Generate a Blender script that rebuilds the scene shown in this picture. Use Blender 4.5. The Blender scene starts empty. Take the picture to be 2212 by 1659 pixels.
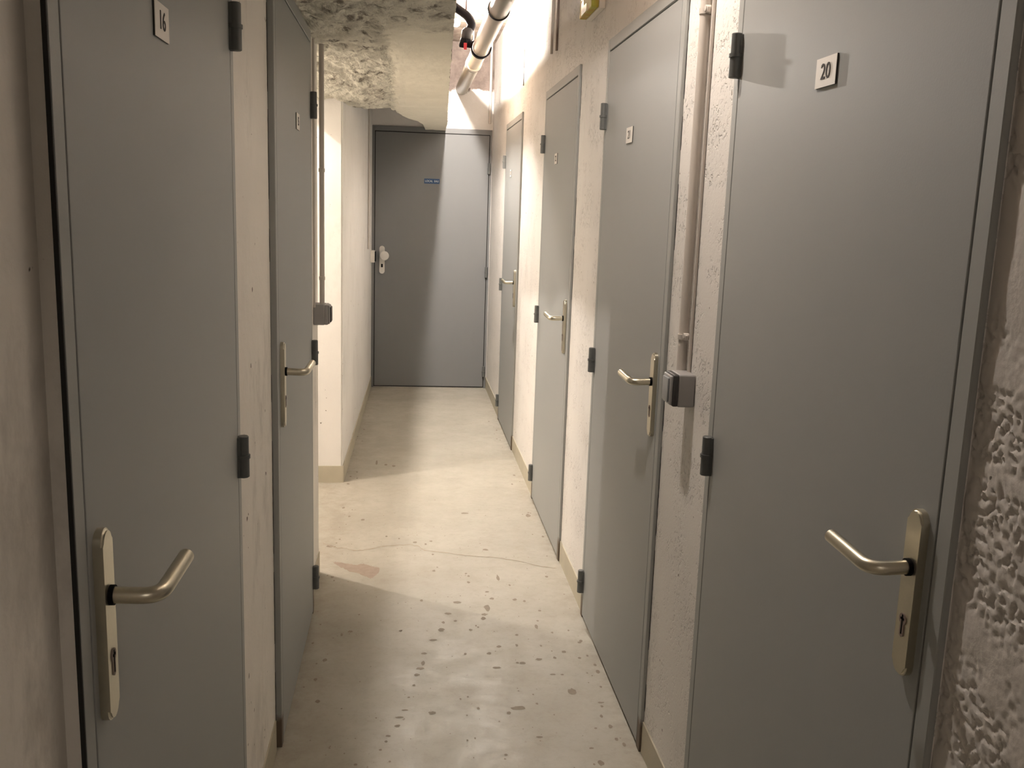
import bpy, bmesh, math, random
from mathutils import Vector, Matrix, noise
from math import pi, sin, cos
random.seed(4)
EXPO = 1.25
LCOL = (1.0, 0.918, 0.835)
P_PASS = 46.0
P_OVER = 21.0
P_FILL = 8.0
E_GLOBE = 4500.0
CHIPS=[(0.052,3.935,0.0082,0.0095),(0.097,3.911,0.0049,0.0078),(0.121,3.948,0.0055,0.0079),(-0.075,4.012,0.0044,0.0081),(-0.019,3.982,0.0039,0.0064),(0.352,3.838,0.0122,0.0091),(0.125,3.786,0.0042,0.0074),(0.124,3.604,0.0061,0.0094),(0.139,3.641,0.0036,0.0055),(0.252,3.571,0.0045,0.0066),(0.261,3.545,0.0045,0.0078),(0.257,3.481,0.0054,0.0088),(0.377,3.521,0.005,0.026),(0.416,3.447,0.0039,0.0075),(0.322,3.385,0.0072,0.006),(0.335,3.321,0.0085,0.0081),(0.31,3.238,0.0097,0.0245),(0.296,3.182,0.01,0.0086),(0.289,3.148,0.0086,0.0116),(0.202,3.291,0.0131,0.008),(0.163,3.193,0.0113,0.0086),(0.188,3.131,0.0058,0.0073),(0.135,3.061,0.01,0.0109),(0.105,2.983,0.0119,0.0066),(0.07,3.311,0.0051,0.0092),(0.421,3.309,0.0071,0.0093),(0.455,3.294,0.0047,0.008),(0.501,3.208,0.0056,0.0066),(0.471,3.072,0.0049,0.0152),(0.482,3.121,0.0041,0.0052),(0.52,3.025,0.004,0.0049),(0.394,3.011,0.0052,0.0058),(0.602,2.946,0.0056,0.0056),(0.324,2.926,0.0076,0.0074),(0.385,2.932,0.0038,0.0083),(0.467,2.926,0.0034,0.0055),(0.237,3.056,0.0057,0.007),(0.258,3.089,0.0031,0.0061),(0.265,3.077,0.0031,0.006),(-0.177,3.059,0.0077,0.0069),(-0.005,3.059,0.006,0.0069),(-0.154,3.195,0.0027,0.0043),(-0.205,3.035,0.0038,0.0097),(0.144,3.12,0.0053,0.0082),(0.626,3.998,0.0057,0.0099),(-0.312,3.892,0.0133,0.0107),(0.105,2.979,0.0114,0.0055),(0.324,2.926,0.0079,0.0064),(0.072,2.887,0.0096,0.0062),(0.068,2.819,0.0056,0.0129),(0.058,2.785,0.0111,0.0068),(0.048,2.744,0.0087,0.0066),(0.038,2.678,0.0045,0.0054),(0.286,2.878,0.0073,0.0073),(0.208,2.878,0.0043,0.0073),(0.303,2.779,0.0132,0.0059),(0.39,2.807,0.0095,0.007),(0.373,2.81,0.0048,0.005),(0.446,2.83,0.0106,0.0071),(0.5,2.838,0.0048,0.0082),(0.537,2.879,0.0069,0.0074),(0.582,2.834,0.0054,0.0061),(0.52,2.617,0.0104,0.016),(0.343,2.529,0.0182,0.0099),(0.313,2.503,0.006,0.0073),(0.625,2.738,0.0057,0.0096),(0.476,2.727,0.0079,0.0038),(0.507,2.724,0.0047,0.0038),(0.022,2.606,0.0039,0.0043),(0.01,2.534,0.0093,0.0033),(-0.004,2.496,0.0109,0.004),(-0.01,2.45,0.0074,0.0061),(-0.035,2.4,0.006,0.0044),(-0.04,2.372,0.004,0.0043),(-0.054,2.332,0.0039,0.0042),(0.09,2.514,0.0093,0.0081),(0.385,2.372,0.0082,0.0044),(0.533,2.238,0.0075,0.0107),(0.52,2.309,0.0061,0.0042),(0.552,2.408,0.0042,0.0038),(0.595,2.548,0.0089,0.0042),(0.282,2.29,0.004,0.0041),(0.402,2.551,0.0035,0.005),(0.226,2.533,0.0039,0.0058),(0.183,2.366,0.0024,0.0051),(0.205,2.375,0.002,0.0044),(0.398,2.605,0.0027,0.0035),(0.176,2.59,0.0026,0.0043),(0.199,2.601,0.0026,0.0043),(-0.028,2.276,0.0035,0.004),(-0.117,2.267,0.0046,0.0047),(0.513,2.233,0.0027,0.004),(-0.157,5.247,0.0052,0.04),(-0.059,5.17,0.0104,0.0146),(-0.104,5.198,0.0078,0.0147),(-0.29,4.42,0.0055,0.0108),(-0.189,4.24,0.0085,0.01),(0.292,4.331,0.0156,0.0105),(0.596,4.294,0.0112,0.0209)]
STAIN= [(-0.289, 3.706), (-0.266, 3.709), (-0.224, 3.687), (-0.188, 3.676), (-0.161, 3.685), (-0.148, 3.673), (-0.111, 3.653), (-0.094, 3.639), (-0.095, 3.596), (-0.106, 3.563), (-0.122, 3.529), (-0.14, 3.545), (-0.158, 3.561), (-0.176, 3.582), (-0.214, 3.606), (-0.241, 3.64), (-0.272, 3.678)]
CRACK= [(-0.347, 3.934), (-0.317, 3.899), (-0.289, 3.876), (-0.251, 3.868), (-0.207, 3.84), (-0.16, 3.844), (-0.119, 3.868), (-0.087, 3.892), (-0.033, 3.897), (0.031, 3.903), (0.064, 3.885), (0.09, 3.834), (0.138, 3.818), (0.201, 3.796), (0.264, 3.775), (0.332, 3.756), (0.4, 3.743), (0.47, 3.704), (0.539, 3.662), (0.606, 3.619), (0.639, 3.624)]

# ---------------------------------------------------------------- camera, light, exposure
SC = bpy.context.scene
COL = SC.collection
YAW, PIT, ROL, CAMH, FPX = 0.1150, 0.1830, -0.0340, 1.444, 2028.6

def cam_vec(a, b, d):
    c, s = cos(ROL), sin(ROL)
    xr = a*c + b*s; u = -a*s + b*c
    c, s = cos(PIT), sin(PIT)
    yf = d*c + u*s; z = -d*s + u*c
    c, s = cos(YAW), sin(YAW)
    return Vector((xr*c + yf*s, -xr*s + yf*c, z))

cam = bpy.data.cameras.new('camera')
cam.sensor_width = 36.0; cam.sensor_fit = 'HORIZONTAL'
cam.lens = FPX / 2212 * 36.0
cam.clip_start = 0.02; cam.clip_end = 60
camo = bpy.data.objects.new('camera', cam); COL.objects.link(camo)
r_, u_, f_ = cam_vec(1, 0, 0), cam_vec(0, 1, 0), cam_vec(0, 0, 1)
camo.matrix_world = Matrix(((r_.x, u_.x, -f_.x, 0), (r_.y, u_.y, -f_.y, 0), (r_.z, u_.z, -f_.z, CAMH), (0, 0, 0, 1)))
SC.camera = camo

world = bpy.data.worlds.new('world'); SC.world = world
world.use_nodes = True
world.node_tree.nodes['Background'].inputs[0].default_value = (1.0, 0.9, 0.75, 1)
world.node_tree.nodes['Background'].inputs[1].default_value = 0.0

SC.view_settings.view_transform = 'Standard'
SC.view_settings.look = 'None'
SC.view_settings.gamma = 1.0
SC.view_settings.use_curve_mapping = False
SC.view_settings.exposure = EXPO

def point_light(name, loc, power, color, radius):
    l = bpy.data.lights.new(name, 'POINT'); l.energy = power; l.color = color; l.shadow_soft_size = radius
    o = bpy.data.objects.new(name, l); COL.objects.link(o); o.location = loc
    return o
# the lamp of the side passage (round the corner), the next corridor lamp overhead (above the frame)
# and an added fill light behind the viewer, where no lamp is known
point_light('passage_lamp', (-1.37, 4.31, 2.55), P_PASS, LCOL, 0.022)
point_light('overhead_lamp', (0.18, 2.10, 2.55), P_OVER, LCOL, 0.022)
point_light('rear_fill_light', (0.36, -1.9, 2.45), P_FILL, LCOL, 0.10)

# ---------------------------------------------------------------- helpers
def link(o, parent=None):
    COL.objects.link(o)
    if parent is not None: o.parent = parent
    return o

def empty(name, loc, label, cat, group=None, kind=None):
    o = bpy.data.objects.new(name, None); COL.objects.link(o); o.location = loc
    o.empty_display_size = 0.05
    tag(o, label, cat, group, kind)
    return o

def tag(o, label=None, cat=None, group=None, kind=None):
    if label: o['label'] = label
    if cat: o['category'] = cat
    if group: o['group'] = group
    if kind: o['kind'] = kind
    return o

def obj(name, bm, mat, parent=None, smooth=False, mats=None):
    bmesh.ops.recalc_face_normals(bm, faces=bm.faces)
    me = bpy.data.meshes.new(name); bm.to_mesh(me); bm.free()
    for m in (mats or [mat]): me.materials.append(m)
    if smooth:
        for p in me.polygons: p.use_smooth = True
        try: me.set_sharp_from_angle(angle=math.radians(40))
        except Exception: pass
    return link(bpy.data.objects.new(name, me), parent)

def box(bm, p0, p1, f=None, bevel=0, seg=2):
    """axis aligned box p0..p1, vertices passed through f(a,b,c)"""
    f = f or (lambda a, b, c: (a, b, c))
    vs = [bm.verts.new(f(x, y, z)) for x in (p0[0], p1[0]) for y in (p0[1], p1[1]) for z in (p0[2], p1[2])]
    idx = [(0, 1, 3, 2), (4, 6, 7, 5), (0, 4, 5, 1), (2, 3, 7, 6), (0, 2, 6, 4), (1, 5, 7, 3)]
    fs = [bm.faces.new([vs[i] for i in q]) for q in idx]
    if bevel:
        es = list({e for fc in fs for e in fc.edges})
        bmesh.ops.bevel(bm, geom=es, offset=bevel, segments=seg, affect='EDGES', profile=0.6)

def tube(bm, pts, rad, n=20, caps=True):
    """swept tube; rad number or list"""
    pts = [Vector(p) for p in pts]
    if not isinstance(rad, (list, tuple)): rad = [rad]*len(pts)
    rings = []; prev = None
    for i, p in enumerate(pts):
        if i == 0: d = pts[1]-p
        elif i == len(pts)-1: d = p-pts[-2]
        else: d = (pts[i+1]-p).normalized() + (p-pts[i-1]).normalized()
        if d.length < 1e-9: d = prev_d
        d.normalize(); prev_d = d
        if prev is None:
            a = d.orthogonal().normalized()
        else:
            a = (prev - d*prev.dot(d)).normalized()
        prev = a; b = d.cross(a)
        rings.append([bm.verts.new(p + (a*cos(2*pi*k/n) + b*sin(2*pi*k/n))*rad[i]) for k in range(n)])
    for r0, r1 in zip(rings, rings[1:]):
        for k in range(n):
            bm.faces.new((r0[k], r0[(k+1) % n], r1[(k+1) % n], r1[k]))
    if caps:
        bm.faces.new(rings[0]); bm.faces.new(list(reversed(rings[-1])))

def arc_path(pts, r, k=6):
    """polyline with rounded corners"""
    pts = [Vector(p) for p in pts]; out = [pts[0]]
    for a, b, c in zip(pts, pts[1:], pts[2:]):
        d0 = (a-b).normalized(); d1 = (c-b).normalized()
        s, e = b+d0*r, b+d1*r
        for i in range(k+1):
            t = i/k
            out.append(s*(1-t)**2 + b*2*t*(1-t) + e*t*t)
    out.append(pts[-1]); return out

def prism(bm, outline, h0, h1, f):
    """outline of (t,z) pairs extruded in n from h0 to h1, mapped by f(n,t,z)"""
    a = [bm.verts.new(f(h0, t, z)) for t, z in outline]
    b = [bm.verts.new(f(h1, t, z)) for t, z in outline]
    n = len(a)
    bm.faces.new(a); bm.faces.new(list(reversed(b)))
    for i in range(n): bm.faces.new((a[i], a[(i+1) % n], b[(i+1) % n], b[i]))

def text_mesh(body, size, f, h, name, mat, parent, align='CENTER', sx=1.0):
    cu = bpy.data.curves.new(name, 'FONT'); cu.body = body; cu.size = size; cu.extrude = 0.0
    cu.align_x = align; cu.align_y = 'CENTER'; cu.resolution_u = 6
    o = bpy.data.objects.new(name, cu); COL.objects.link(o)
    dg = bpy.context.evaluated_depsgraph_get()
    me = bpy.data.meshes.new_from_object(o.evaluated_get(dg))
    bpy.data.objects.remove(o)
    me.name = name
    for v in me.vertices:
        v.co = Vector(f(h, v.co.x*sx, v.co.y))
    bm = bmesh.new(); bm.from_mesh(me)
    ext = bmesh.ops.extrude_face_region(bm, geom=bm.faces[:])
    d = Vector(f(h+0.0006, 0, 0)) - Vector(f(h, 0, 0))
    for v in [g for g in ext['geom'] if isinstance(g, bmesh.types.BMVert)]: v.co += d
    bpy.data.meshes.remove(me)
    return obj(name, bm, mat, parent)

# ---------------------------------------------------------------- materials
class NT:
    def __init__(s, name):
        s.m = bpy.data.materials.new(name); s.m.use_nodes = True
        s.t = s.m.node_tree; s.b = s.t.nodes['Principled BSDF']
        s.geo = s.t.nodes.new('ShaderNodeNewGeometry')
        s.pos = s.geo.outputs['Position']
    def n(s, kind, **kw):
        nd = s.t.nodes.new(kind)
        for k, v in kw.items(): setattr(nd, k, v)
        return nd
    def link(s, a, b): s.t.links.new(a, b)
    def mapping(s, scale, src=None):
        v = s.n('ShaderNodeMapping'); v.inputs['Scale'].default_value = scale
        s.link(src or s.pos, v.inputs['Vector']); return v.outputs[0]
    def noise(s, scale, detail=3, rough=0.55, vec=None, dist=0.0):
        v = s.n('ShaderNodeTexNoise'); v.inputs['Scale'].default_value = scale
        v.inputs['Detail'].default_value = detail; v.inputs['Roughness'].default_value = rough
        v.inputs['Distortion'].default_value = dist
        s.link(vec or s.pos, v.inputs['Vector']); return v.outputs[0]
    def ramp(s, fac, a, b, ca=0.0, cb=1.0):
        v = s.n('ShaderNodeMapRange'); v.clamp = True
        v.inputs[1].default_value = a; v.inputs[2].default_value = b
        v.inputs[3].default_value = ca; v.inputs[4].default_value = cb
        s.link(fac, v.inputs[0]); return v.outputs[0]
    def mix(s, fac, a, b, mode='MIX'):
        v = s.n('ShaderNodeMix', data_type='RGBA', blend_type=mode)
        for sock, val in ((v.inputs[0], fac), (v.inputs[6], a), (v.inputs[7], b)):
            if isinstance(val, bpy.types.NodeSocket): s.link(val, sock)
            elif isinstance(val, (int, float)): sock.default_value = val
            else: sock.default_value = (*val, 1)
        return v.outputs[2]
    def math(s, op, a, b=0.0):
        v = s.n('ShaderNodeMath', operation=op)
        for sock, val in ((v.inputs[0], a), (v.inputs[1], b)):
            if isinstance(val, bpy.types.NodeSocket): s.link(val, sock)
            else: sock.default_value = val
        return v.outputs[0]
    def col(s, c):
        if isinstance(c, bpy.types.NodeSocket): s.link(c, s.b.inputs['Base Color'])
        else: s.b.inputs['Base Color'].default_value = (*c, 1)
    def bump(s, h, strength, dist=0.01, prev=None):
        v = s.n('ShaderNodeBump'); v.inputs['Strength'].default_value = strength; v.inputs['Distance'].default_value = dist
        s.link(h, v.inputs['Height'])
        if prev: s.link(prev, v.inputs['Normal'])
        s.link(v.outputs[0], s.b.inputs['Normal']); return v.outputs[0]
    def set(s, rough=0.6, metal=0.0, spec=0.5):
        s.b.inputs['Roughness'].default_value = rough
        s.b.inputs['Metallic'].default_value = metal
        s.b.inputs['Specular IOR Level'].default_value = spec
        return s

def simple(name, c, rough=0.5, metal=0.0, spec=0.5, var=0.08, scale=30, bump=0.0):
    t = NT(name).set(rough, metal, spec)
    nz = t.noise(scale, 3)
    lo = tuple(x*(1-var) for x in c); hi = tuple(min(1, x*(1+var)) for x in c)
    t.col(t.mix(nz, lo, hi))
    if bump: t.bump(t.noise(scale*6, 2), bump, 0.002)
    return t.m

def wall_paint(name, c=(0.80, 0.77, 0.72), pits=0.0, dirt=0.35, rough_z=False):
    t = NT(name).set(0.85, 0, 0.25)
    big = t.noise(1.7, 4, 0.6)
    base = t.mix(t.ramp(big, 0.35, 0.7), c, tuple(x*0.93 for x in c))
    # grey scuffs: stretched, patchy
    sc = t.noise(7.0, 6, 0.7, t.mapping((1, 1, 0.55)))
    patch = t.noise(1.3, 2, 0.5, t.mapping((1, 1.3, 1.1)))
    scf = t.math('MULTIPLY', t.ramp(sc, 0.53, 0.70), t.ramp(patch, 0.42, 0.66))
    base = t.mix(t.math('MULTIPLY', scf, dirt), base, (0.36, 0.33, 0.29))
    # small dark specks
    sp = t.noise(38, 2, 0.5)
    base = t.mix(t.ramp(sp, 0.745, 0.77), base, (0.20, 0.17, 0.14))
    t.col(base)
    h1 = t.noise(60, 4, 0.6)
    if pits:
        sep = t.n('ShaderNodeSeparateXYZ'); t.link(t.pos, sep.inputs[0])
        fz = t.math('PINGPONG', t.math('ADD', sep.outputs[2], 0.03), 0.1)
        band = t.ramp(fz, 0.008, 0.030, 0.25, 1.0)
        # popcorn pitting of open concrete block faces, with smoother trowelled patches and joints
        pn_ = t.ramp(t.noise(95, 3, 0.6, None, 0.3), 0.36, 0.47)
        pm = t.math('MULTIPLY', t.ramp(t.noise(7, 3, 0.6), 0.42, 0.56), band)
        pm = t.math('MULTIPLY', pm, pits)
        hh = t.math('SUBTRACT', 1.0, t.math('MULTIPLY', pm, t.math('SUBTRACT', 1.0, pn_)))
        n1 = t.bump(hh, 0.8, 0.0035)
        n2 = t.bump(t.noise(150, 4, 0.7), 0.30, 0.002, n1)
        dark = t.math('MULTIPLY', t.math('SUBTRACT', 1.0, hh), 0.28)
        t.col(t.mix(dark, base, (0.25, 0.22, 0.20)))
    else:
        n1 = t.bump(t.noise(4, 3, 0.5), 0.5, 0.02)
        t.bump(h1, 0.35, 0.003, n1)
    return t.m

M = {}
M['wall'] = wall_paint('white_wall_paint', (0.84, 0.82, 0.79))
M['wall_left'] = wall_paint('scuffed_wall_paint', (0.90, 0.855, 0.79), dirt=0.62)
M['wall_block'] = wall_paint('rough_block_paint', (0.84, 0.81, 0.77), pits=0.75, dirt=0.25)
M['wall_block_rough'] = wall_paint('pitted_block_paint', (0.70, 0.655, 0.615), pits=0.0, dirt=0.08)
M['skirt'] = simple('beige_skirting_paint', (0.50, 0.46, 0.36), 0.6, var=0.12, scale=12)

def floor_mat():
    t = NT('painted_concrete_floor').set(0.5, 0, 0.3)
    c = t.mix(t.ramp(t.noise(2.2, 5, 0.65), 0.35, 0.68), (0.44, 0.42, 0.357), (0.37, 0.348, 0.29))
    dirt = t.math('MULTIPLY', t.ramp(t.noise(9, 6, 0.75), 0.48, 0.72), 0.5)
    c = t.mix(dirt, c, (0.34, 0.30, 0.24))
    # grime along the foot of the left wall and doors
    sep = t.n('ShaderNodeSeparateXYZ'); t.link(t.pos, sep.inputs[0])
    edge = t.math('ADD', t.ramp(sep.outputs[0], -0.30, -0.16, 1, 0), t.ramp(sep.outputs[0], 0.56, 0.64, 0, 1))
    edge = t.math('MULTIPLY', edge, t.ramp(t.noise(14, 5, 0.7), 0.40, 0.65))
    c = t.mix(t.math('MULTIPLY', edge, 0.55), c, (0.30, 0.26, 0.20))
    fine = t.noise(34, 6, 0.8)
    c = t.mix(t.math('MULTIPLY', t.ramp(fine, 0.50, 0.66), 0.22), c, (0.25, 0.22, 0.17))
    sp = t.noise(75, 2, 0.5, t.mapping((1, 0.7, 1)))
    sm = t.math('MULTIPLY', t.ramp(sp, 0.70, 0.73), t.ramp(t.noise(3, 2), 0.42, 0.6))
    c = t.mix(sm, c, (0.26, 0.22, 0.17))
    t.col(c)
    rr = t.ramp(t.noise(6, 5, 0.7), 0.35, 0.7, 0.42, 0.72); t.link(rr, t.b.inputs['Roughness'])
    n1 = t.bump(t.noise(9, 4, 0.6), 0.16, 0.006)
    t.bump(t.noise(70, 4, 0.6), 0.18, 0.002, n1)
    return t.m
M['floor'] = floor_mat()
M['chip'] = simple('bare_concrete_chip', (0.25, 0.215, 0.165), 0.8, var=0.2, scale=60)
M['stain'] = simple('bare_pinkish_concrete', (0.33, 0.265, 0.21), 0.75, var=0.25, scale=40)
M['crack'] = simple('crack_dirt', (0.36, 0.31, 0.24), 0.9, var=0.2, scale=60)

def slab_mat():
    t = NT('rough_plaster_soffit').set(0.9, 0, 0.2)
    sep = t.n('ShaderNodeSeparateXYZ'); t.link(t.pos, sep.inputs[0])
    wob = t.math('MULTIPLY', t.math('SUBTRACT', t.noise(9, 4, 0.7), 0.5), 0.10)
    x = t.math('ADD', sep.outputs[0], wob)
    sm = t.ramp(x, -0.095, -0.070)
    # towards the viewer the finish is rough over the whole width
    near = t.ramp(t.math('ADD', sep.outputs[1], t.math('MULTIPLY', wob, 6.0)), 2.95, 3.25)
    sm = t.math('MULTIPLY', sm, near)
    r1 = t.noise(13, 6, 0.7, t.mapping((1, 0.5, 1)), 0.5)
    rough_c = t.mix(t.ramp(r1, 0.40, 0.62), (0.88, 0.85, 0.74), (0.66, 0.63, 0.54))
    rough_c = t.mix(t.ramp(t.noise(17, 5, 0.68, t.mapping((1, 0.55, 1)), 0.6), 0.53, 0.64), rough_c, (0.26, 0.225, 0.18))
    smooth_c = t.mix(t.ramp(t.noise(5, 4, 0.6), 0.35, 0.7), (0.90, 0.86, 0.74), (0.83, 0.79, 0.67))
    t.col(t.mix(sm, rough_c, smooth_c))
    h = t.math('MULTIPLY', t.noise(24, 6, 0.72, t.mapping((1, 0.55, 1)), 0.5), t.math('SUBTRACT', 1.12, sm))
    t.bump(h, 0.9, 0.02)
    return t.m
M['slab'] = slab_mat()
M['slab_side'] = simple('low_bounce_edge', (0.27, 0.22, 0.18), 0.9, var=0.3, scale=14, bump=0.3)  # unseen soffit side, coloured dark to cut the lamp's bounce
def ceil_mat():
    t = NT('raw_concrete_ceiling').set(0.9, 0, 0.2)
    c = t.mix(t.ramp(t.noise(6, 6, 0.7, None, 0.5), 0.38, 0.66), (0.50, 0.42, 0.35), (0.27, 0.215, 0.175))
    t.col(c); t.bump(t.noise(20, 6, 0.75), 0.9, 0.02)
    return t.m
M['ceil'] = ceil_mat()
def upper_mat():
    t = NT('far_wall_two_tone').set(0.85, 0, 0.25)
    sep = t.n('ShaderNodeSeparateXYZ'); t.link(t.pos, sep.inputs[0])
    z = t.math('ADD', sep.outputs[2], t.math('MULTIPLY', t.math('SUBTRACT', t.noise(12, 4, 0.7), 0.5), 0.12))
    raw = t.mix(t.ramp(t.noise(8, 6, 0.7), 0.38, 0.66), (0.24, 0.19, 0.165), (0.12, 0.095, 0.08))
    t.col(t.mix(t.ramp(z, 2.33, 2.35), (0.86, 0.83, 0.80), raw))
    t.bump(t.noise(30, 5, 0.7), 0.5, 0.008)
    return t.m
M['far'] = upper_mat()

def door_mat(name, c, rust=False):
    t = NT(name).set(0.5, 0, 0.3)
    nz = t.noise(1.6, 3, 0.5)
    col = t.mix(nz, tuple(x*0.93 for x in c), tuple(x*1.05 for x in c))
    sc = t.ramp(t.noise(5, 6, 0.75, t.mapping((1, 1, 0.3))), 0.66, 0.76)
    col = t.mix(t.math('MULTIPLY', sc, 0.25), col, tuple(x*0.7 for x in c))
    if rust:
        sep = t.n('ShaderNodeSeparateXYZ'); t.link(t.pos, sep.inputs[0])
        z = t.math('ADD', sep.outputs[2], t.math('MULTIPLY', t.math('SUBTRACT', t.noise(30, 4, 0.7), 0.5), 0.05))
        col = t.mix(t.ramp(z, 0.08, 0.10, 1, 0), col, (0.15, 0.115, 0.085))
    t.col(col)
    t.bump(t.noise(260, 2, 0.5), 0.10, 0.001)
    return t.m
M['door'] = door_mat('grey_door_enamel', (0.345, 0.355, 0.348))
M['frame'] = door_mat('grey_frame_enamel', (0.37, 0.378, 0.365), True)
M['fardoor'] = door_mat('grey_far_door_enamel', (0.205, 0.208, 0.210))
M['gap'] = simple('black_crack_and_gap_shade', (0.012, 0.011, 0.010), 0.8)  # black for joint cracks and for painted shade in door gaps
M['hinge'] = simple('dark_painted_hinge_steel', (0.12, 0.125, 0.12), 0.45, 0.0, var=0.15, scale=80)
M['alu'] = simple('satin_champagne_aluminium', (0.62, 0.58, 0.47), 0.33, 1.0, var=0.05, scale=200)
M['alu_rim'] = simple('satin_aluminium_edge', (0.42, 0.39, 0.32), 0.4, 1.0, var=0.05, scale=200)
M['black'] = simple('black_plastic', (0.005, 0.0045, 0.0055), 0.7, spec=0.08)
M['plate'] = simple('white_engraved_plastic', (0.78, 0.74, 0.68), 0.45, var=0.03)
M['plate_edge'] = simple('black_plate_core', (0.03, 0.025, 0.022), 0.6)
M['ink'] = simple('black_engraved_digits', (0.03, 0.022, 0.018), 0.7)
M['blue'] = simple('blue_sign_plastic', (0.012, 0.06, 0.16), 0.35, var=0.05)
M['white'] = simple('white_lettering', (0.75, 0.78, 0.8), 0.5, var=0.02)
M['whitemetal'] = simple('white_enamelled_knob', (0.72, 0.70, 0.66), 0.35, var=0.03)
M['pvc'] = simple('cream_pvc_pipe', (0.37, 0.34, 0.27), 0.35, var=0.08, scale=6, bump=0.05)
M['conduit'] = simple('painted_conduit', (0.60, 0.55, 0.50), 0.5, var=0.06, scale=10, bump=0.06)
M['conduit_dirty'] = simple('brown_stained_conduit', (0.26, 0.20, 0.17), 0.7, var=0.3, scale=25)
M['switch'] = simple('grey_switch_plastic', (0.34, 0.33, 0.325), 0.45, var=0.05)
M['switch_dark'] = simple('dark_switch_gasket', (0.05, 0.045, 0.045), 0.5)
M['bluegrey'] = simple('blue_grey_switch_rocker', (0.30, 0.32, 0.34), 0.4, var=0.04)
M['red'] = simple('red_valve_lever', (0.40, 0.012, 0.02), 0.4)
M['collar'] = simple('grey_rubber_collar', (0.022, 0.021, 0.022), 0.6, spec=0.25)
M['rod'] = simple('rusty_hanger_rod', (0.10, 0.05, 0.04), 0.7, 0.3, var=0.3, scale=40)
M['housing'] = simple('white_luminaire_plastic', (0.78, 0.74, 0.68), 0.4, var=0.03)
M['green'] = simple('green_exit_film', (0.01, 0.22, 0.10), 0.15)

def glass_yellow():
    t = NT('yellow_diffuser').set(0.12, 0, 0.6)
    nz = t.noise(14, 3, 0.6, t.mapping((1, 2.5, 0.6)))
    t.col(t.mix(t.ramp(nz, 0.4, 0.62), (0.42, 0.26, 0.006), (0.42, 0.42, 0.04)))
    t.b.inputs['Roughness'].default_value = 0.45
    t.bump(t.noise(30, 2), 0.3, 0.01)
    return t.m
M['yellow'] = glass_yellow()
def glow():
    t = NT('lit_lamp_globe')
    e = t.n('ShaderNodeEmission'); e.inputs[0].default_value = (*LCOL, 1); e.inputs[1].default_value = E_GLOBE
    t.link(e.outputs[0], t.t.nodes['Material Output'].inputs[0])
    return t.m
M['glow'] = glow()

# ---------------------------------------------------------------- the shell
WR, WL, DEP, HC = 0.656, -0.333, 7.56, 2.70

# floor with paint chips, a bare patch and a crack in the same mesh
bm = bmesh.new()
box(bm, (-2.4, -2.6, -0.05), (1.0, 7.7, 0.0))
for f in bm.faces: f.material_index = 0
def flake(cx, cy, rx, ry, mi=1, n=13, z=0.0005):
    ph = [random.uniform(0.78, 1.2) for _ in range(n)]
    vs = [bm.verts.new((cx + rx*ph[k]*cos(2*pi*k/n), cy + ry*ph[k]*sin(2*pi*k/n), z)) for k in range(n)]
    f = bm.faces.new(vs); f.material_index = mi; f.normal_update()
    if f.normal.z < 0: f.normal_flip()
done = []
for cx, cy, rx, ry in CHIPS:
    if any(abs(cx-a) < rx+c_ and abs(cy-b_) < (ry+d_)*0.9 for a, b_, c_, d_ in done): continue
    done.append((cx, cy, rx, ry))
    flake(cx, cy, rx*1.12, ry*1.15)
for _ in range(150):
    x = random.uniform(-0.30, 0.62); y = random.uniform(1.9, 4.4); r = random.uniform(0.0012, 0.0030)
    flake(x, y, r, r*1.3, 1, 7)
for _ in range(60):
    x = random.choice((random.uniform(-0.31, -0.24), random.uniform(0.57, 0.63))); y = random.uniform(1.9, 6.5); r = random.uniform(0.003, 0.007)
    flake(x, y, r, r*1.6, 1, 9)
pts = []
for a, b in zip(STAIN, STAIN[1:]+STAIN[:1]):
    for k in range(5):
        t = k/5
        pts.append((a[0]*(1-t)+b[0]*t + random.uniform(-.002, .002), a[1]*(1-t)+b[1]*t + random.uniform(-.005, .005)))
f = bm.faces.new([bm.verts.new((x, y, 0.0006)) for x, y in pts]); f.material_index = 2; f.normal_update()
if f.normal.z < 0: f.normal_flip()
prev = None
cr = []
for a, b in zip(CRACK, CRACK[1:]):
    for k in range(4):
        t = k/4; cr.append((a[0]*(1-t)+b[0]*t, a[1]*(1-t)+b[1]*t + random.uniform(-.006, .006)))
for x, y in cr:
    w = random.uniform(0.0018, 0.0050)*(1.0 if x < 0.1 else 0.7)
    cur = (bm.verts.new((x, y-w, 0.0007)), bm.verts.new((x, y+w, 0.0007)))
    if prev:
        f = bm.faces.new((prev[0], cur[0], cur[1], prev[1])); f.material_index = 3
    prev = cur
me = bpy.data.meshes.new('floor'); bm.to_mesh(me); bm.free()
for k in ('floor', 'chip', 'stain', 'crack'): me.materials.append(M[k])
tag(link(bpy.data.objects.new('floor', me)), 'beige painted concrete floor with dark paint chips and a crack', 'floor', kind='structure')

def wall(name, boxes, mat, label):
    bm = bmesh.new()
    for p0, p1 in boxes: box(bm, p0, p1)
    return tag(obj(name, bm, mat), label, 'wall', kind='structure')
wall('wall_right', [((WR, 1.0, 0), (WR+0.12, DEP+0.12, HC))], M['wall_block'], 'white painted wall of rough concrete blocks along the right side of the corridor')
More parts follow.
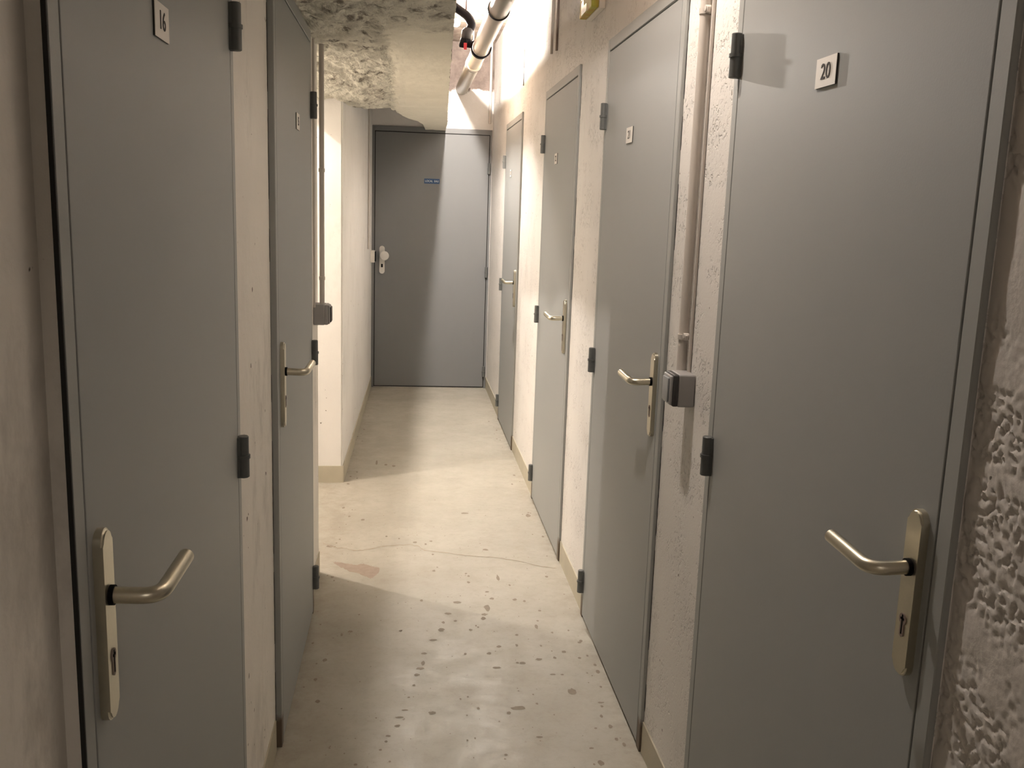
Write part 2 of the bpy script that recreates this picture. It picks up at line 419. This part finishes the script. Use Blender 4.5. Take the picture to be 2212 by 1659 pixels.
# the nearest block wall is real relief: pitted block faces between smoother joints
bm = bmesh.new(); cell = 0.0027
yy = [-2.6, -0.5]; y = -0.30
while y < 0.6: yy.append(y); y += 0.0045
while y < 1.0: yy.append(y); y += cell
yy.append(1.0)
zz = [0.0, 0.35]; z = 0.40
while z < 2.0: zz.append(z); z += cell
zz += [2.1, 2.4, HC]
grid = []
for y in yy:
    col = []
    for z in zz:
        v = Vector((0.0, y, z))
        n1 = noise.noise(v*105); n2 = noise.noise(v*210+Vector((5, 1, 2))); n3 = noise.noise(v*6); n4 = noise.noise(v*20)
        band = min(1.0, abs(((z+0.03+0.006*n4) % 0.2)-0.1)/0.1*-6+6)
        band = max(0.15, min(1.0, band))
        patch = max(0.0, min(1.0, (n3+0.25+n4*0.4)*3.0))
        pit = max(0.0, min(1.0, (0.02-n1-0.35*n2)*4.0))*0.0034*patch*band
        d = pit + 0.0006*n2 + 0.0015*n4
        if y in (yy[-1], yy[0], yy[1]) or z < 0.38 or z > 2.05: d = 0.0
        col.append(bm.verts.new((0.658+max(d, -0.001), y, z)))
    grid.append(col)
for a, b in zip(grid, grid[1:]):
    for i in range(len(zz)-1): bm.faces.new((a[i], b[i], b[i+1], a[i+1]))
x1 = 0.79
q = [bm.verts.new((x1, y, z)) for y, z in ((yy[0], 0), (1.0, 0), (1.0, HC), (yy[0], HC))]
bm.faces.new((q[0], q[3], q[2], q[1]))
bm.faces.new([g[0] for g in grid] + [q[1], q[0]])
bm.faces.new([g[-1] for g in reversed(grid)] + [q[3], q[2]])
bm.faces.new(list(reversed(grid[0])) + [q[0], q[3]])
bm.faces.new(grid[-1] + [q[2], q[1]])
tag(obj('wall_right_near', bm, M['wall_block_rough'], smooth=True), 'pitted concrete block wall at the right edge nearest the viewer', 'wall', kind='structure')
wall('wall_left_near', [((-0.50, -2.6, 0), (-0.351, 0.95, HC))], M['wall_left'], 'scuffed smooth wall at the left edge nearest the viewer')
wall('wall_left', [((-0.45, 0.95, 0), (WL, 3.6, HC)), ((-2.3, 3.48, 0), (-0.45, 3.6, HC))], M['wall_left'], 'smooth off-white wall between the two left doors up to the passage corner')
bm = bmesh.new()
vs = [(-2.3, 4.85), (-0.323, 4.85), (-0.278, DEP), (-0.278, DEP+0.12), (-2.3, DEP+0.12)]
prism(bm, vs, 0, HC, lambda n, t, z: (t, z, n))
es = [e for e in bm.edges if all(abs(v.co.x+0.323) < 1e-4 and abs(v.co.y-4.85) < 1e-4 for v in e.verts)]
bmesh.ops.bevel(bm, geom=es, offset=0.008, segments=3, affect='EDGES')
tag(obj('wall_left_far', bm, M['wall']), 'bright white wall corner beyond the side passage running to the far door', 'wall', kind='structure')
wall('wall_far', [((-0.4, DEP, 0), (WR+0.12, DEP+0.12, HC))], M['far'], 'end wall around the far door, unpainted near the top')
wall('wall_passage', [((-2.4, 3.5, 0), (-2.3, 4.9, HC))], M['wall'], 'end wall of the side passage on the left')
wall('wall_behind', [((-0.5, -2.7, 0), (0.8, -2.6, HC))], M['wall'], 'wall closing the corridor behind the viewer')
bm = bmesh.new(); box(bm, (-2.4, -2.7, HC), (0.9, 7.7, HC+0.1))
tag(obj('ceiling', bm, M['ceil']), 'raw brownish concrete ceiling above the pipe', 'ceiling', kind='structure')

# lowered rough plaster soffit
def lerp(tab, y):
    if y <= tab[0][0]: return tab[0][1]
    for (a, va), (b, vb) in zip(tab, tab[1:]):
        if y <= b: return va + (vb-va)*(y-a)/(b-a)
    return tab[-1][1]
XR = [(-2.6, 0.06), (2.7, 0.124), (4.02, 0.166), (5.47, 0.217), (6.86, 0.269), (7.6, 0.285)]
XL = [(-2.6, -0.61), (5.50, -0.61), (5.56, -0.125), (6.14, -0.036), (6.49, 0.054), (6.9, 0.10), (7.6, 0.13)]
ys = [-2.6, -1.5, -0.5, 0.5, 1.2, 1.7]
y = 1.9
while y < 7.56: ys.append(y); y += 0.014
ys = [v for v in ys if not 5.47 < v < 5.57] + [5.48, 5.50, 5.53, 5.56]; ys = sorted(set(ys)) + [7.56]
NU = 92
bm = bmesh.new(); rows = []
for y in ys:
    xl, xr = lerp(XL, y), lerp(XR, y); row = []
    for i in range(NU+1):
        u = i/NU; x = xl + (xr-xl)*u
        q = Vector((x*11, y*5, 3.1)); q2 = Vector((x*30, y*14, 1.7))
        amp = 1.0 if x < -0.09 else max(0.12, 1.0-(x+0.09)*18)
        if y < 3.0: amp = max(amp, min(0.5, (3.2-y)*0.6))
        zb = 2.0 - (0.058*max(0, 1-abs(y-4.9)/0.9) if y < 5.6 else 0)*max(0, min(1, (-0.02-x)/0.2))
        zb += 0.034*max(0.0, min(1.0, (y-6.3)/1.1))
        z = zb + amp*(0.016*noise.noise(q) + 0.012*noise.noise(q2) + 0.008*abs(noise.noise(q2*2.1)))
        jx = 0.004*noise.noise(Vector((1.3, y*16, 0))) if i == NU else 0.0
        row.append(bm.verts.new((x+jx, y, z)))
    rows.append(row)
for a, b in zip(rows, rows[1:]):
    for i in range(NU): bm.faces.new((a[i], a[i+1], b[i+1], b[i]))
top = []
for r in rows:
    top.append((bm.verts.new((r[0].co.x, r[0].co.y, HC)), bm.verts.new((r[-1].co.x, r[-1].co.y, HC))))
for k in range(len(rows)-1):
    bm.faces.new((rows[k][0], rows[k+1][0], top[k+1][0], top[k][0]))
    bm.faces.new((rows[k][-1], top[k][1], top[k+1][1], rows[k+1][-1])).material_index = 1
    bm.faces.new((top[k][0], top[k+1][0], top[k+1][1], top[k][1]))
tag(obj('ceiling_soffit', bm, M['slab'], mats=[M['slab'], M['slab_side']]), 'lowered rough grey plaster ceiling over the left of the corridor', 'ceiling', kind='structure')

# skirting paint bands
def skirt(name, segs, label):
    bm = bmesh.new()
    for p0, p1 in segs: box(bm, p0, p1)
    return tag(obj(name, bm, M['skirt']), label, 'baseboard', kind='structure')
T = 0.004
skirt('baseboard_right', [((WR-T, a, 0), (WR, b, 0.09)) for a, b in ((1.902, 2.283), (3.176, 3.697), (4.589, 5.535), (6.409, DEP))], 'low beige skirting along the right wall between the doors')
skirt('baseboard_left', [((WL, 1.90, 0), (WL+T, 2.34, 0.09)), ((WL, 3.27, 0), (WL+T, 3.6, 0.09))], 'low beige skirting on the left wall between the doors')
bm = bmesh.new()
box(bm, (-2.3, 4.85-T, 0), (-0.323+T, 4.85, 0.09))
prism(bm, [(-0.323, 4.85), (-0.323+T+.002, 4.85), (-0.278+T, DEP-.02), (-0.278, DEP-.02)], 0, 0.09, lambda n, t, z: (t, z, n))
tag(obj('baseboard_left_far', bm, M['skirt']), 'low beige skirting at the foot of the far left wall corner', 'baseboard', kind='structure')

# ---------------------------------------------------------------- doors
def make_door(name, loc, f, W, H, p, back, number, tx, label, mats=('door', 'frame'), sides=(0.03, 0.028), top=0.036, leafp=0.0):
    """f maps (n outward, t from the handle side, z) to local coordinates"""
    e = empty(name, loc, label, 'door', kind='structure')
    bm = bmesh.new(); s0, s1 = sides
    box(bm, (-back, 0, 0), (p, s0, H), f, 0.0015, 1)
    box(bm, (-back, W-s1, 0), (p, W, H), f, 0.0015, 1)
    box(bm, (-back, s0, H-top), (p, W-s1, H), f, 0.0015, 1)
    obj('door_frame', bm, M[mats[1]], e)
    bm = bmesh.new(); box(bm, (-back+0.0005, s0, 0.004), (-back+0.003, W-s1, H-top), f)  # black sheet paints the shade inside the gaps around the leaf
    obj('rebate_shade', bm, M['gap'], e)
    g = 0.0032 if number is not None else 0.006
    bm = bmesh.new(); box(bm, (-back+0.003, s0+g, 0.012), (p+leafp, W-s1-g, H-top-max(g, 0.006)), f, 0.0015, 2)
    obj('door_leaf', bm, M[mats[0]], e)
    P = p+leafp
    # hinges
    for hz in (0.138, 0.945, 1.755):
        bm = bmesh.new(); c = W-s1-g*0.5
        tube(bm, [Vector(f(P+0.010, c, hz-0.041)), Vector(f(P+0.010, c, hz-0.0395)), Vector(f(P+0.010, c, hz-0.001))], [0.0095, 0.0115, 0.0115], 20)
        tube(bm, [Vector(f(P+0.010, c, hz-0.002)), Vector(f(P+0.010, c, hz+0.005))], 0.0135, 20)
        box(bm, (P-0.002, c-0.010, hz-0.041), (P+0.006, c+0.009, hz+0.041), f, 0.001, 1)
        h = obj('hinge', bm, M['hinge'], e, smooth=True)
        bm = bmesh.new()
        tube(bm, [Vector(f(P+0.010, c, hz+0.0055)), Vector(f(P+0.010, c, hz+0.042)), Vector(f(P+0.010, c, hz+0.0435))], [0.0108, 0.0108, 0.009], 20)
        obj('hinge_barrel', bm, M['hinge'], h, smooth=True)
    # lever handle on its long plate
    if number is not None:
        c = s0+0.033; w = 0.0165; z0, z1 = 0.872, 1.094
        out = [(c+w*cos(a), z1-w+w*sin(a)) for a in [pi*k/12 for k in range(13)]] + [(c-w*cos(a), z0+w-w*sin(a)) for a in [pi*k/12 for k in range(13)]]
        bm = bmesh.new(); prism(bm, out, P, P+0.011, f)
        es = [ed for ed in bm.edges if abs((Vector(f(1, 0, 0))-Vector(f(0, 0, 0))).dot(ed.verts[0].co-Vector(f(P+0.011, 0, 0)))) < 1e-5 and abs((Vector(f(1, 0, 0))-Vector(f(0, 0, 0))).dot(ed.verts[1].co-Vector(f(P+0.011, 0, 0)))) < 1e-5]
        bmesh.ops.bevel(bm, geom=es, offset=0.003, segments=3, affect='EDGES')
        esc = obj('handle_plate', bm, M['alu'], e, smooth=True)
        # profile cylinder keyhole
        kz = 0.938; Q = P+0.011
        bm = bmesh.new()
        ko = [(c+0.0078*cos(a), kz+0.010+0.0078*sin(a)) for a in [-pi/3.2+(pi+2*pi/3.2)*k/16 for k in range(17)]] + [(c-0.0042, kz-0.012), (c, kz-0.0145), (c+0.0042, kz-0.012)]
        prism(bm, ko, Q, Q+0.0012, f)
        cy = obj('lock_cylinder', bm, M['conduit_dirty'], esc)
        bm = bmesh.new(); box(bm, (Q+0.0012, c-0.0012, kz-0.010), (Q+0.0016, c+0.0012, kz+0.016), f)
        box(bm, (Q+0.0012, c-0.004, kz+0.009), (Q+0.0016, c+0.004, kz+0.012), f)
        obj('keyhole', bm, M['black'], esc)
        lz = 1.018
        bm = bmesh.new(); tube(bm, [Vector(f(Q-0.001, c, lz)), Vector(f(Q+0.005, c, lz))], 0.0112, 24)
        obj('handle_collar', bm, M['black'], esc, smooth=True)
        path = arc_path([f(Q+0.004, c, lz), f(Q+0.052, c, lz-0.002), f(Q+0.058, c+0.100, lz+0.006)], 0.022, 9)
        bm = bmesh.new(); tube(bm, path + [path[-1] + (path[-1]-path[-2]).normalized()*0.002], [0.0092]*(len(path)-1) + [0.0092, 0.0075], 24)
        obj('lever_handle', bm, M['alu'], e, smooth=True)
        # number plate
        pc, pz = W*0.5 if tx is None else tx[0], 1.672
        hw = tx[1]; hh = 0.0225
        bm = bmesh.new(); box(bm, (P, pc-hw, pz-hh), (P+0.0022, pc+hw, pz+hh), f)
        pl = obj('number_plate', bm, M['plate_edge'], e)
        bm = bmesh.new(); box(bm, (P+0.0022, pc-hw, pz-hh), (P+0.0030, pc+hw, pz+hh), f)
        obj('plate_face', bm, M['plate'], pl)
        sg = tx[2]
        text_mesh(number, 0.034, lambda n, a, b: f(n, pc + sg*a, pz + b), P+0.0031, 'digits', M['ink'], pl, sx=1.05)
    return e

fr = lambda n, t, z: (-n, t, z)
fl = lambda n, t, z: (n, t, z)
make_door('door_1', (WR, 0.998, 0), fr, 0.903, 2.0, 0.010, 0.0, '20', (0.465, 0.036, -1), 'grey door numbered 20, largest and nearest on the right')
make_door('door_2', (WR, 2.284, 0), fr, 0.891, 2.0, 0.010, 0.0, '21', (0.505, 0.038, -1), 'grey door numbered 21, second from the viewer on the right')
make_door('door_3', (WR, 3.698, 0), fr, 0.890, 2.0, 0.010, 0.0, '22', (0.49, 0.034, -1), 'grey door on the right between door 21 and the narrowest far right door')
make_door('door_4', (WR, 5.536, 0), fr, 0.872, 2.0, 0.010, 0.0, '23', (0.50, 0.034, -1), 'narrowest looking grey door on the right, next to the end of the corridor')
make_door('door_5', (WL, 0.940, 0), fl, 0.939, 2.0, 0.006, 0.0, '16', (0.405, 0.036, 1), 'grey door numbered 16, nearest on the left')
make_door('door_6', (WL, 2.358, 0), fl, 0.879, 1.99, 0.016, 0.0, '15', (0.47, 0.036, 1), 'grey door on the left beside the passage corner, behind door 16')
# near jambs of the two nearest doors reach back to the recessed near walls
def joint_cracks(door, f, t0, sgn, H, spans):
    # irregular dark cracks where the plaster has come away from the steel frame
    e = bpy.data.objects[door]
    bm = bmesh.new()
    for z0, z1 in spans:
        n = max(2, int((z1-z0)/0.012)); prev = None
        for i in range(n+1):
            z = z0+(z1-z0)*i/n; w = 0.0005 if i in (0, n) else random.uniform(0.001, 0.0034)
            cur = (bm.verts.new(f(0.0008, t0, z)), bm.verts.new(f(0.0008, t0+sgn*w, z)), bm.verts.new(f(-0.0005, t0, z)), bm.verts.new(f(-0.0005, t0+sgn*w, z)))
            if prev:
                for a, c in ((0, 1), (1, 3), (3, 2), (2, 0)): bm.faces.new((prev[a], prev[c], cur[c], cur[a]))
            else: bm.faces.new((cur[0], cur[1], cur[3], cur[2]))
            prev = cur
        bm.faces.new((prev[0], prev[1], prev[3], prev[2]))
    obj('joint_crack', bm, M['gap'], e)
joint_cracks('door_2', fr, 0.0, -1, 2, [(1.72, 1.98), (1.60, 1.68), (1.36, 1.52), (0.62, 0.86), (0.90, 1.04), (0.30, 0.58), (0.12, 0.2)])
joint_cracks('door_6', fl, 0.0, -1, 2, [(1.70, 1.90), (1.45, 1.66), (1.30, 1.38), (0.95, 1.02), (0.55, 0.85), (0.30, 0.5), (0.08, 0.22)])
joint_cracks('door_3', fr, 0.0, -1, 2, [(1.80, 1.96), (1.1, 1.3), (1.35, 1.5)])
# black strip painted in for the shadow line beside the nearest left door
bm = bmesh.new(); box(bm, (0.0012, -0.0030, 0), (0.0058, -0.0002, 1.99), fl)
obj('joint_shadow_strip', bm, M['gap'], bpy.data.objects['door_5'])

ff = lambda n, t, z: (t, -n, z)
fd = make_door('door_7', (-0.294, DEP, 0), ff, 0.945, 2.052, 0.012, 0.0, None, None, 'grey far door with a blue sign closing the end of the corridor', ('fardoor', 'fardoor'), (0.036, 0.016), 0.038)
def far_parts():
    P = 0.012; c = 0.098
    out = []
    z0, z1, w = 0.915, 1.133, 0.021
    out = [(c+w*cos(a), z1-w+w*sin(a)) for a in [pi*k/12 for k in range(13)]] + [(c-w*cos(a), z0+w-w*sin(a)) for a in [pi*k/12 for k in range(13)]]
    bm = bmesh.new(); prism(bm, out, P, P+0.010, ff)
    hp = obj('handle_plate', bm, M['whitemetal'], fd, smooth=True)
    bm = bmesh.new(); box(bm, (P+0.010, c-0.007, 0.965), (P+0.0112, c+0.007, 0.992), ff, 0.003, 2)
    obj('keyhole', bm, M['black'], hp)
    bm = bmesh.new(); k = Vector(ff(P+0.010, c+0.012, 1.058)); d = Vector((0.15, -1, 0)).normalized()
    tube(bm, [k, k+d*0.025, k+d*0.032, k+d*0.045, k+d*0.054, k+d*0.058], [0.014, 0.014, 0.030, 0.037, 0.033, 0.018], 28)
    obj('door_knob', bm, M['whitemetal'], fd, smooth=True)
    bm = bmesh.new(); box(bm, (P, 0.420, 1.626), (P+0.003, 0.540, 1.664), ff)
    sg = obj('door_sign', bm, M['blue'], fd); sg['label'] = 'small blue sign reading LOCAL EAU'
    text_mesh('LOCAL  EAU', 0.0215, lambda n, a, b: ff(n, 0.480+a, 1.645+b), P+0.003, 'sign_lettering', M['white'], sg, sx=0.88)
far_parts()

# ---------------------------------------------------------------- pipes and conduits
def pipe(name, pts, r, mat, label, cat, parent=None, n=24):
    bm = bmesh.new(); tube(bm, [Vector(p) for p in pts], r, n)
    o = obj(name, bm, mat, parent, smooth=True)
    return tag(o, label, cat) if label else o

PX, PZ, PR = 0.405, 2.35, 0.047
dp = pipe('drain_pipe', [(PX-0.01, -2.58, PZ), (PX, 3, PZ), (PX, DEP, PZ+0.004)], PR, M['pvc'], 'thick cream drain pipe running along under the ceiling to the far wall', 'pipe', n=40)
for y0, y1, dr in ((4.55, 4.62, 0.004), (6.18, 6.25, 0.004), (2.9, 2.98, 0.004)):
    pipe('pipe_coupling', [(PX, y0, PZ), (PX, y1, PZ)], PR+dr, M['pvc'], None, None, dp, 40)
for y0 in (4.545, 6.26):
    pipe('coupling_seal', [(PX, y0-0.006, PZ), (PX, y0+0.002, PZ)], PR+0.0052, M['switch_dark'], None, None, dp, 40)

# black branch hose with valve, clamped to the drain pipe
hv = empty('valve_fitting', (0.325, 5.6, 2.40), 'black pipe branch with grey collar and red lever beside the ceiling lamp', 'pipe valve')
L = lambda x, z, y=5.6: Vector((x-0.325, y-5.6, z-2.40))
bm = bmesh.new(); tube(bm, arc_path([L(0.226, 2.575), L(0.325, 2.512), L(0.352, 2.466), L(0.326, 2.425)], 0.02, 5), 0.024, 24)
obj('black_elbow', bm, M['black'], hv, smooth=True)
bm = bmesh.new(); tube(bm, [L(0.333, 2.447), L(0.331, 2.436), L(0.322, 2.425), L(0.318, 2.395), L(0.3175, 2.388)], [0.026, 0.030, 0.032, 0.031, 0.027], 24)
obj('rubber_collar', bm, M['collar'], hv, smooth=True)
bm = bmesh.new(); tube(bm, [L(0.281, 2.372), L(0.285, 2.371), L(0.308, 2.368), L(0.31, 2.368), L(0.349, 2.362), L(0.353, 2.361)], [0.020, 0.027, 0.027, 0.021, 0.021, 0.024], 24)
tube(bm, [L(0.312, 2.388), L(0.311, 2.362)], 0.026, 24)
obj('valve_body', bm, M['black'], hv, smooth=True)
bm = bmesh.new(); box(bm, (-0.022, -0.034, -0.072), (-0.004, -0.026, -0.036), None, 0.002, 2)
obj('red_lever', bm, M['red'], hv)
bm = bmesh.new()
ring = [(PX + (PR+0.004)*cos(a), 5.6+0.02, PZ + (PR+0.004)*sin(a)) for a in [pi*0.78 + 1.25*pi*k/24 for k in range(25)]]
vs = []
for x, y_, z in ring:
    dx, dz = (x-PX)/(PR+0.004), (z-PZ)/(PR+0.004)
    vs.append([bm.verts.new((x-0.325+dx*o, y_-5.6+w, z-2.40+dz*o)) for o, w in ((0, -0.02), (0.009, -0.02), (0.009, 0.02), (0, 0.02))])
for a, b in zip(vs, vs[1:]):
    for k in range(4): bm.faces.new((a[k], a[(k+1) % 4], b[(k+1) % 4], b[k]))
bm.faces.new(vs[0]); bm.faces.new(vs[-1])
obj('pipe_clamp', bm, M['black'], hv, smooth=True)
pipe('hanger_rod', [(0.314, 5.6, 2.50), (0.314, 5.6, HC)], 0.004, M['rod'], 'thin dark rod hanging from the ceiling to the black valve', 'hanger rod', n=10)
pipe('hanger_rod', [(PX, 6.30, PZ+PR), (PX, 6.30, HC)], 0.005, M['rod'], 'thin rod holding up the cream drain pipe near the lamp', 'hanger rod', n=10)

# lamp on the side of the soffit
LY, LZ = 5.9, 2.53
xs = lerp(XR, LY)
lm = empty('bulkhead_lamp', (xs, LY, LZ), 'lit round white lamp half hidden behind the lowered ceiling edge', 'lamp')
bm = bmesh.new(); tube(bm, [Vector((-0.004, 0, 0)), Vector((0.010, 0, 0)), Vector((0.013, 0, 0))], [0.050, 0.050, 0.044], 32)
obj('lamp_base', bm, M['switch'], lm, smooth=True)
bm = bmesh.new(); bmesh.ops.create_uvsphere(bm, u_segments=32, v_segments=20, radius=0.023)
bmesh.ops.translate(bm, verts=bm.verts, vec=(0.040, 0, 0))
tube(bm, [Vector((0.008, 0, 0)), Vector((0.030, 0, 0))], 0.011, 16)
obj('lamp_globe', bm, M['glow'], lm, smooth=True)

# conduits with clips and switch boxes
def conduit(x, y, z0, z1, r, clips, side, label, tiny, tlabel, tmat, tdir):
    c = empty('electrical_conduit', (x, y, z0), label, 'conduit')
    bm = bmesh.new(); tube(bm, [Vector((0, 0, 0)), Vector((0, 0, z1-z0))], r, 24)
    obj('conduit_tube', bm, M['conduit'], c, smooth=True)
    for cz in clips:
        bm = bmesh.new(); tube(bm, [Vector((0, 0, cz-z0-0.006)), Vector((0, 0, cz-z0+0.006))], r+0.0022, 24)
        box(bm, (-0.004, min(0, tdir*0.026), cz-z0-0.006), (0.004, max(0, tdir*0.026), cz-z0+0.006), None, 0.001, 1)
        tube(bm, [Vector((-side*0.006, tdir*0.018, cz-z0+0.004)), Vector((side*0.006, tdir*0.018, cz-z0+0.004))], 0.0065, 14)
        obj('saddle_clip', bm, M['conduit'], c, smooth=True)
    ty = y + tdir*tiny[0]
    pipe('thin_conduit', [(tiny[1], ty, z0), (tiny[1], ty, z1)], tiny[2], tmat, tlabel, 'conduit', n=14)
conduit(WR-0.0145, 2.112, 1.088, 1.998, 0.0112, (1.885, 1.168), 1, 'vertical painted conduit above the switch between doors 20 and 21', (0.028, WR-0.0045, 0.0042), 'thin vertical tube beside the thicker conduit between doors 20 and 21', M['conduit'], -1)
conduit(WL+0.030, 3.450, 1.085, 1.985, 0.0088, (1.560, 1.180), -1, 'vertical painted conduit above the switch at the left passage corner', (0.10, WL+0.012, 0.0040), 'thin vertical tube between the left door hinge and the corner conduit', M['conduit'], -1)

def switch_box(loc, f, w, h, d, label, dark):
    e = empty('light_switch', loc, label, 'light switch')
    bm = bmesh.new(); box(bm, (0, -w/2, -h/2), (d*0.66, w/2, h/2), f, 0.005, 3)
    obj('switch_housing', bm, M['switch'], e, smooth=True)
    bm = bmesh.new(); box(bm, (d*0.62, -w/2+0.001, -h/2+0.001), (d*0.86, w/2-0.001, h/2-0.001), f, 0.005, 3)
    obj('switch_gasket', bm, M['switch_dark'] if dark else M['switch'], e, smooth=True)
    bm = bmesh.new(); box(bm, (d*0.84, -w/2+0.004, -h/2+0.004), (d*0.95, w/2-0.004, h/2-0.004), f, 0.004, 3)
    obj('switch_cover', bm, M['switch'], e, smooth=True)
    bm = bmesh.new(); box(bm, (d*0.93, -w/2+0.013, -h/2+0.010), (d*1.03, w/2-0.013, h/2-0.010), f, 0.003, 2)
    obj('switch_rocker', bm, M['bluegrey'] if dark else M['switch_dark'], e, smooth=True)
    return e
switch_box((WR, 2.076, 1.052), fr, 0.072, 0.076, 0.060, 'grey square light switch box between doors 20 and 21', True)
switch_box((WL, 3.462, 1.050), fl, 0.078, 0.075, 0.062, 'grey light switch box on the left wall at the passage corner', False)

# thin conduit and small box on the far left wall by the far door
fx = lambda y: -0.323 + 0.045*(y-4.85)/(DEP-4.85)
pipe('thin_conduit', [(fx(7.0)+0.007, 7.0, 1.13), (fx(7.0)+0.007, 7.0, 2.12)], 0.006, M['conduit'], 'thin white tube down the left wall beside the far door', 'conduit', n=12)
jb = empty('junction_box', (fx(7.42), 7.42, 1.055), 'small pale box on the left wall at the lock side of the far door', 'junction box')
bm = bmesh.new(); box(bm, (0, -0.05, -0.045), (0.032, 0.05, 0.045), None, 0.003, 2)
obj('box_body', bm, M['housing'], jb)
bm = bmesh.new(); box(bm, (0.032, -0.03, -0.038), (0.040, 0.045, 0.038), None, 0.002, 2)
obj('box_lid', bm, M['black'], jb)

# small tubes on the upper right wall
pipe('wall_tube', [(WR-0.005, 4.345, 2.15), (WR-0.005, 4.345, HC)], 0.0055, M['conduit_dirty'], 'brown stained vertical tube high on the right wall above the second far door', 'tube', n=12)
pipe('wall_tube', [(WR-0.004, 4.50, 2.16), (WR-0.004, 4.50, HC)], 0.0075, M['conduit'], 'pale vertical tube next to the brown one high on the right wall', 'tube', n=12)
pipe('wall_tube', [(WR-0.003, 5.59, 2.15), (WR-0.003, 5.59, 2.37)], 0.004, M['switch'], 'short grey tube in the brightest patch of the right wall', 'tube', n=12)
pipe('corner_pipe', [(0.628, DEP-0.014, 2.10), (0.628, DEP-0.014, HC)], 0.010, M['conduit'], 'small vertical pipe in the far right corner above the far door', 'pipe', n=14)
cs = empty('cable_stub', (0.287, DEP, 2.108), 'short black cable end poking from the wall above the far door', 'cable')
bm = bmesh.new(); tube(bm, [Vector((-0.010, 0, 0.008)), Vector((-0.004, -0.014, 0.004)), Vector((0.010, -0.022, -0.006))], [0.006, 0.011, 0.008], 12)
obj('cable_end', bm, M['black'], cs, smooth=True)

# emergency exit luminaire, only its lower part is in view
ex = empty('exit_light', (WR, 3.42, 2.125), 'white emergency exit light with yellow and green panel above door 21', 'exit sign')
bm = bmesh.new(); box(bm, (-0.022, -0.12, 0), (0, 0.12, 0.16), None, 0.004, 2)
obj('exit_light_housing', bm, M['housing'], ex)
bm = bmesh.new(); box(bm, (-0.048, -0.112, 0.004), (-0.022, 0.114, 0.156), None, 0.004, 2)
pn = obj('exit_light_panel', bm, M['yellow'], ex)
bm = bmesh.new()
prism(bm, [(-0.02, 0.008), (0.075, 0.008), (0.08, 0.05), (0.045, 0.06), (0.03, 0.035), (-0.02, 0.034)], 0.0481, 0.0487, fr)
prism(bm, [(0.06, 0.060), (0.085, 0.060), (0.085, 0.13), (0.06, 0.13)], 0.0481, 0.0487, fr)
prism(bm, [(-0.08, 0.05), (-0.05, 0.05), (-0.02, 0.12), (-0.05, 0.12)], 0.0481, 0.0487, fr)
obj('green_pictogram', bm, M['green'], pn)
